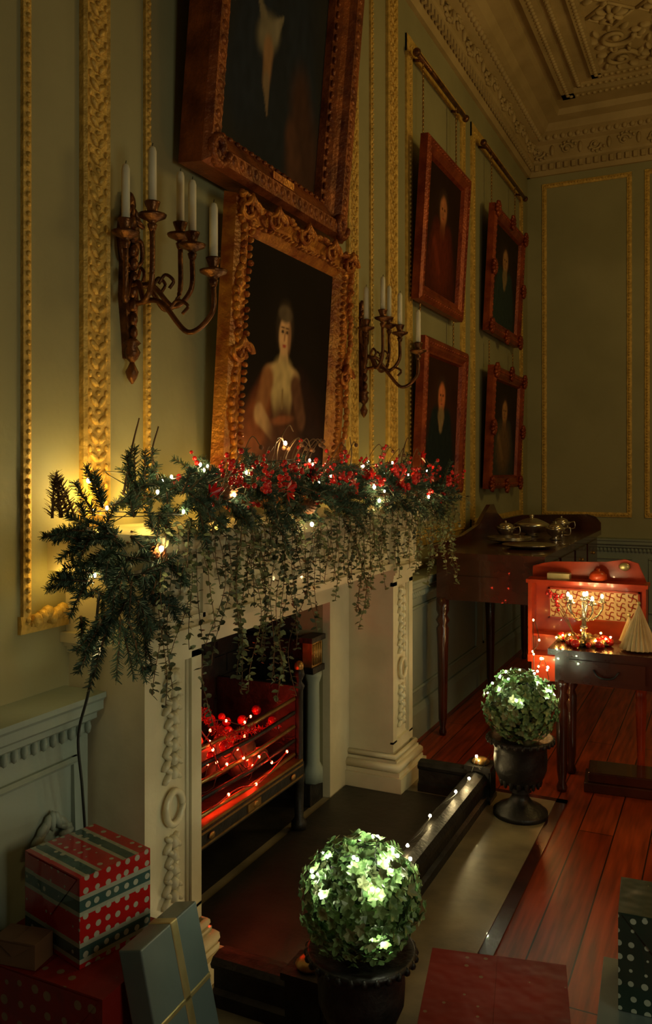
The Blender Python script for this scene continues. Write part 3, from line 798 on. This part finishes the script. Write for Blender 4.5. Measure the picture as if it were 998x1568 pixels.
b.build('silver_tureen')
b=B()
for i in range(3): b.lathe([(.06,.008*i),(.12,.012+.008*i),(.15,.02+.008*i),(.151,.024+.008*i),(.10,.016+.008*i)],(.45,5.75,ST),SILVER,24)
b.build('dinner_plates')
for (x,y) in ((.70,6.1),(.62,6.8),(.36,6.02)):
    b=B(); b.lathe([(.03,0),(.045,.004),(.02,.02),(.05,.04),(.065,.07),(.07,.09),(.06,.09)],(0,0,0),SILVER,16)
    b.tube(crom([(.06,0,.08),(.10,0,.09),(.10,0,.04),(.05,0,.035)],5),.005,SILVER,5); b.ell((0,0,.09),(.055,.055,.03),SILVER,12,6); b.ell((0,0,.125),.010,SILVER,8,5)
    b.build('silver_sauce_boat',(x,y,ST))
b=B()
b.lathe([(.08,0),(.13,.006),(.17,.02),(.172,.024),(.12,.012)],(.66,5.40,ST),SILVER,24); b.build('serving_dish')

# ------------------------------------------------------------ bureau (lit red)
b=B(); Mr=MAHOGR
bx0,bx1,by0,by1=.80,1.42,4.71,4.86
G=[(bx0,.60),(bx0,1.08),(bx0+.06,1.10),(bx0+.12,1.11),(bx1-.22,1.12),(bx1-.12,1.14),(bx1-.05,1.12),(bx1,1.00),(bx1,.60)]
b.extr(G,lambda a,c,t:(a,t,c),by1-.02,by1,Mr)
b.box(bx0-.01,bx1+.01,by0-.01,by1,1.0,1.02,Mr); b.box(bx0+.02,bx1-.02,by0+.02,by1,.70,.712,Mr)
for k in range(1,4): 
    x=bx0+k*(bx1-bx0)/4; b.box(x-.005,x+.005,by0+.02,by1-.02,.60,.70,Mr)
b.box(bx0,bx0+.02,by0,by1,.60,1.0,Mr); b.box(bx1-.02,bx1,by0,by1,.60,1.0,Mr)
b.box(bx0,bx1,by0-.01,by1,.56,.60,Mr); b.box(bx0+.02,bx1-.02,by0,by1,.46,.56,Mr)
b.ell((bx1-.12,by1-.03,1.10),(.03,.012,.022),GOLDRIB,12,8)
b.lathe([(.03,0),(.05,.015),(.045,.04),(.03,.055),(.01,.06),(.012,.07)],(bx1-.25,by0+.06,1.02),Mr,14)
b.box(bx0+.10,bx0+.22,by0+.03,by0+.10,1.02,1.055,GOLDRIB)
for x in(bx0+.03,bx1-.03):
    for y in (by0+.02,by1-.03):
        b.lathe([(.014,0),(.018,.02),(.014,.04),(.022,.3),(.025,.38),(.02,.4),(.025,.42),(.025,.47)],(x,y,0),Mr,12)
px0,px1=bx0+.10,bx1-.05
b.box(px0,px1,by1-.03,by1-.02,.80,.955,PAPER)
for (a0,a1,c0,c1) in ((px0-.01,px1+.01,.79,.80),(px0-.01,px1+.01,.955,.965),(px0-.01,px0,.79,.965),(px1,px1+.01,.79,.965)): b.box(a0,a1,by1-.038,by1-.02,c0,c1,Mr)
nn=8
for i in range(nn):
    for j in range(3):
        cx=px0+(i+.5)*(px1-px0)/nn; cz=.826+j*.052
        for k in range(4):
            a=k*math.pi/2+math.pi/4
            q=crom([(cx,by1-.033,cz),(cx+.02*math.cos(a+.5),by1-.033,cz+.02*math.sin(a+.5)),(cx+.03*math.cos(a),by1-.033,cz+.027*math.sin(a))],4)
            b.tube(q,.0028,Mr,4)
        b.ell((cx,by1-.033,cz),(.006,.004,.006),Mr,6,4)
b.build('writing_bureau')
# front table
b=B(); Mh=MAHOG
tx0,tx1,ty0,ty1=.99,1.95,4.28,4.68
b.box(tx0,tx1,ty0,ty1,.70,.73,Mh); b.box(tx0+.03,tx1-.03,ty0+.03,ty1-.03,.56,.70,Mh)
for k in range(2): 
    b.box(tx0+.10+k*.42,tx0+.46+k*.42,ty0+.02,ty0+.03,.585,.68,Mh); b.tube(crom([(tx0+.22+k*.42,ty0+.015,.64),(tx0+.25+k*.42,ty0-.005,.61),(tx0+.31+k*.42,ty0-.005,.61),(tx0+.34+k*.42,ty0+.015,.64)],5),.005,IRON,5)
for x in(tx0+.06,tx1-.06):
    for y in (ty0+.06,ty1-.06):
        b.lathe([(.022,0),(.028,.02),(.018,.05),(.026,.10),(.030,.42),(.020,.45),(.036,.48),(.022,.50),(.034,.53),(.034,.57)],(x,y,0),Mh,14)
b.build('side_table')
b=B(); b.box(-.22,.22,-.11,.11,0,.05,MAHOG); b.box(-.20,.20,-.10,.10,.05,.10,MAHOG); b.build('wooden_box',(1.36,4.50,0),(0,0,.1),.006)
# centrepiece
b=B(); tz=.73; cx,cy=1.14,4.46
b.lathe([(.05,0),(.055,.01),(.015,.03),(.012,.08),(.022,.09),(.012,.10),(.010,.22)],(cx,cy,tz),SILVER,14)
for k in range(5):
    a=k*1.257+.3; q=Vector((cx+.09*math.cos(a),cy+.09*math.sin(a),tz+.24))
    b.tube(crom([(cx,cy,tz+.14),(cx+.045*math.cos(a),cy+.045*math.sin(a),tz+.13),(q.x,q.y,tz+.18),(q.x,q.y,tz+.22)],5),.005,SILVER,5)
    b.lathe([(.008,0),(.022,.01),(.02,.014),(.01,.016),(.012,.03)],(q.x,q.y,tz+.21),SILVER,10)
    b.ell((q.x,q.y,tz+.25),(.007,.007,.011),BULB,7,5)
b.lathe([(.01,.0),(.022,.01),(.012,.03)],(cx,cy,tz+.22),SILVER,10); b.ell((cx,cy,tz+.26),(.007,.007,.011),BULB,7,5)
for i in range(38):
    a=U(0,6.28); r=U(.06,.135); rr=U(.012,.026); b.ell((cx+r*math.cos(a),cy+r*math.sin(a)*.8,tz+rr),rr,random.choice([BERRY,GOLDRIB,CONE,BERRY]),12,8)
for i in range(50):
    a=U(0,6.28); r=U(.05,.12); b.leaf(Vector((cx+r*math.cos(a),cy+r*math.sin(a)*.7,tz+.01)),Vector((math.cos(a),math.sin(a),U(.1,.8))),Vector((0,0,1)),.035,.016,SAGE2)
for i in range(10):
    a=U(0,6.28); r=U(.08,.14); b.ell((cx+r*math.cos(a)*1.0,cy+r*math.sin(a)*.8,tz+U(.03,.07)),.005,BULBW,6,4)
for k in range(3):
    c=crom([(cx-.05,cy,tz+.05),(cx-.11,cy-.01,tz+.15+.02*k),(cx-.14-.02*k,cy-.02,tz+.22+.02*k),(cx-.10-.03*k,cy-.02,tz+.25)],6); b.tube(c,.0022,TWIG,4)
    for q in c[8::2]: b.ell(q+rv()*.008,.009,BERRY,8,6)
b.build('candelabra_centrepiece',fix=False)
def conetree(h,r,loc):
    b=B(); n=44; vs=[];fs=[]
    for j in range(7):
        t=j/6
        for i in range(n):
            a=2*math.pi*i/n; q=r*(1-t*.97)*(1+(.10 if i%2 else -.06)); vs.append((q*math.cos(a),q*math.sin(a),.01+h*t))
    for j in range(6):
        for i in range(n):
            k=(i+1)%n; fs.append((j*n+i,j*n+k,(j+1)*n+k,(j+1)*n+i))
    fs.append(tuple(range(n-1,-1,-1))); b.add(vs,fs,PAPER); b.lathe([(.02,0),(.02,.012)],(0,0,0),CONE,8)
    b.ell((0,0,h+.015),.010,GOLDRIB,8,6)
    b.build('paper_cone_tree',loc)
conetree(.22,.085,(1.41,4.42,.731)); conetree(.13,.045,(1.345,4.60,.731)); conetree(.2,.07,(1.62,4.5,.731))
b=B()
pts=crom([(.84,4.64,.63),(.88,4.62,.70),(.84,4.66,.80),(.85,4.62,.62),(.86,4.60,.52),(.88,4.60,.56),(.90,4.62,.60),(.93,4.58,.55),(.95,4.52,.48),(.94,4.45,.40)],5)
b.tube(pts,.002,WIRE,4)
for i,p in enumerate(pts):
    if i%5==0: b.ell(p,(.005,.005,.006),BULBW,6,5)
for p in ((.93,4.60,.56),(.89,4.62,.60)): b.ell(p,.007,BULB,7,5)
b.build('fairy_light_string')

# ------------------------------------------------------------ presents
def wrapmat(name,stops,freq,off,rough=.25,star=None,sc=18,coat=.6):
    m,nt,bs=newmat(name); tc=nt.nodes.new('ShaderNodeTexCoord'); sp=nt.nodes.new('ShaderNodeSeparateXYZ'); nt.links.new(tc.outputs['Object'],sp.inputs[0])
    sn=nt.nodes.new('ShaderNodeSeparateXYZ'); nt.links.new(tc.outputs['Normal'],sn.inputs[0])
    g=nt.nodes.new('ShaderNodeMath'); g.operation='GREATER_THAN'; g.inputs[1].default_value=.7; nt.links.new(sn.outputs[2],g.inputs[0])
    mm=nt.nodes.new('ShaderNodeMath'); mm.operation='MULTIPLY_ADD'; nt.links.new(g.outputs[0],mm.inputs[0]); nt.links.new(sp.outputs[1],mm.inputs[1]); nt.links.new(sp.outputs[2],mm.inputs[2])
    a=nt.nodes.new('ShaderNodeMath'); a.operation='MULTIPLY_ADD'; a.inputs[1].default_value=freq; a.inputs[2].default_value=off; nt.links.new(mm.outputs[0],a.inputs[0])
    f=nt.nodes.new('ShaderNodeMath'); f.operation='FRACT'; nt.links.new(a.outputs[0],f.inputs[0])
    col=ramp(nt,f.outputs[0],stops,True)
    if star:
        v=nt.nodes.new('ShaderNodeTexVoronoi'); v.inputs['Scale'].default_value=sc; v.inputs['Randomness'].default_value=.25; nt.links.new(tc.outputs['Object'],v.inputs['Vector'])
        l=nt.nodes.new('ShaderNodeMath'); l.operation='LESS_THAN'; l.inputs[1].default_value=.26; nt.links.new(v.outputs['Distance'],l.inputs[0])
        mx=nt.nodes.new('ShaderNodeMixRGB'); nt.links.new(l.outputs[0],mx.inputs[0]); nt.links.new(col,mx.inputs[1]); mx.inputs[2].default_value=(*star,1); col=mx.outputs[0]
    nt.links.new(col,bs.inputs['Base Color']); bs.inputs['Roughness'].default_value=rough; bs.inputs['Coat Weight'].default_value=coat; bs.inputs['Specular IOR Level'].default_value=.3
    n=nt.nodes.new('ShaderNodeTexNoise'); n.inputs['Scale'].default_value=9; nt.links.new(tc.outputs['Object'],n.inputs['Vector'])
    bp=nt.nodes.new('ShaderNodeBump'); bp.inputs['Strength'].default_value=.6; bp.inputs['Distance'].default_value=.02; nt.links.new(n.outputs[0],bp.inputs['Height']); nt.links.new(bp.outputs[0],bs.inputs['Normal'])
    return m
RD=(.36,.010,.008); GN=(.035,.08,.075); WH=(.30,.32,.26)
STR=wrapmat('wrap_striped',[(0,RD),(.20,WH),(.30,GN),(.54,WH),(.64,RD)],8.9,.10,.22,(.36,.37,.30),34)
REDW=wrapmat('wrap_red_stars',[(0,(.18,.008,.004)),(.5,(.20,.010,.005))],3,0,.5,(.20,.13,.07),22.3,0)
DOT=wrapmat('wrap_green_dots',[(0,(.02,.04,.03)),(.5,(.02,.04,.03))],3,0,.35,(.38,.42,.34),30)
GREY=simple('wrap_grey_blue',(.09,.13,.13),(.13,.17,.16),5,.35,0,.1,10,.3)
KRAFT=simple('wrap_brown',(.10,.045,.02),(.15,.07,.03),6,.5)
def gift(name,sx,sy,sz,mt,loc,rz,rib=None,rot=None):
    b=B(); b.box(-sx/2,sx/2,-sy/2,sy/2,0,sz,mt)
    e=.002
    for s in(-1,1):
        b.add([(-sx/2+.01,s*(sy/2+e),sz-.004),(sx/2-.01,s*(sy/2+e),sz-.004),(0,s*(sy/2+e*2),sz*.42)],[(0,1,2)],mt)
    b.box(-.002,sx/2,-sy/2,sy/2,sz,sz+.0015,mt)
    return b.build(name,loc,rot or (0,0,rz),.004)
gift('striped_gift_box',.24,.21,.215,STR,(.325,1.665,.442),math.radians(-14))
gift('red_gift_box',.42,.33,.44,REDW,(.33,1.635,0),0)
gift('brown_gift_box',.12,.07,.06,KRAFT,(.26,1.51,.442),.15)
b=B(); b.box(-.032,.032,-.12,.12,0,.53,GREY); b.box(-.034,.034,.0,.03,-.001,.532,GOLDRIB); b.box(-.034,.034,-.122,.122,.34,.355,GOLDRIB)
b.build('grey_gift_box',(.68,1.655,.012),(0,math.radians(-13),math.radians(3)),.004)
gift('red_gift_box',.385,.42,.20,REDW,(1.24,2.225,.0),math.radians(12))
gift('grey_gift_box',.42,.36,.25,GREY,(1.71,2.31,0),math.radians(4))
gift('spotted_gift_box',.26,.2,.25,DOT,(1.675,2.35,.252),math.radians(4))

# ------------------------------------------------------------ lights
def pl(name,loc,e,c,r=.1):
    l=bpy.data.lights.new(name,'POINT'); l.energy=e; l.color=c; l.shadow_soft_size=r
    o=bpy.data.objects.new(name,l); bpy.context.collection.objects.link(o); o.location=loc; return o
def ar(name,loc,tgt,e,c,s):
    l=bpy.data.lights.new(name,'AREA'); l.energy=e; l.color=c; l.size=s
    o=bpy.data.objects.new(name,l); bpy.context.collection.objects.link(o); o.location=loc
    o.rotation_euler=(Vector(tgt)-Vector(loc)).to_track_quat('-Z','Y').to_euler()
pl('chandelier_light',(2.8,5.0,3.3),50,(1,.68,.20),.35)
ar('window_light',(4.0,.9,1.6),(.2,3.3,.5),18,(1,.98,.66),1.2)
for x,y,z,e in ((.065,1.84,1.32,.30),(.075,1.97,1.55,1.4),(.08,2.22,1.54,1.0),(.10,2.62,1.54,.7),(.10,3.2,1.54,.7),(.10,3.8,1.54,.5),(.10,4.35,1.55,.8)): pl('mantel_glow',(x,y,z),e,(1,.60,.10),.03)
pl('desk_glow',(1.10,4.62,.93),.75,(1,.38,.05),.04)
pl('under_desk_glow',(.90,4.60,.62),.45,(1,.36,.05),.04)
pl('grate_glow',(-.08,2.85,.56),1.3,(1,.035,.010),.05)
pl('floor_glow_fill',(2.6,3.5,1.1),11,(1,.42,.09),.15)  # added unseen fill for the orange glow on the floor; no lamp stands here
w=bpy.data.worlds.new('World'); bpy.context.scene.world=w; w.use_nodes=True
w.node_tree.nodes['Background'].inputs[0].default_value=(.5,.45,.3,1); w.node_tree.nodes['Background'].inputs[1].default_value=.02
bpy.context.scene.view_settings.view_transform='Standard'
bpy.context.scene.view_settings.look='None'

cam=bpy.data.cameras.new('camera'); co=bpy.data.objects.new('camera',cam); bpy.context.collection.objects.link(co)
co.location=(1.8,0,1.63); co.rotation_euler=(math.pi/2,0,math.radians(25.6))
cam.sensor_fit='HORIZONTAL'; cam.sensor_width=36; cam.lens=46.06; cam.shift_y=-64/998; cam.clip_start=.05
bpy.context.scene.camera=co
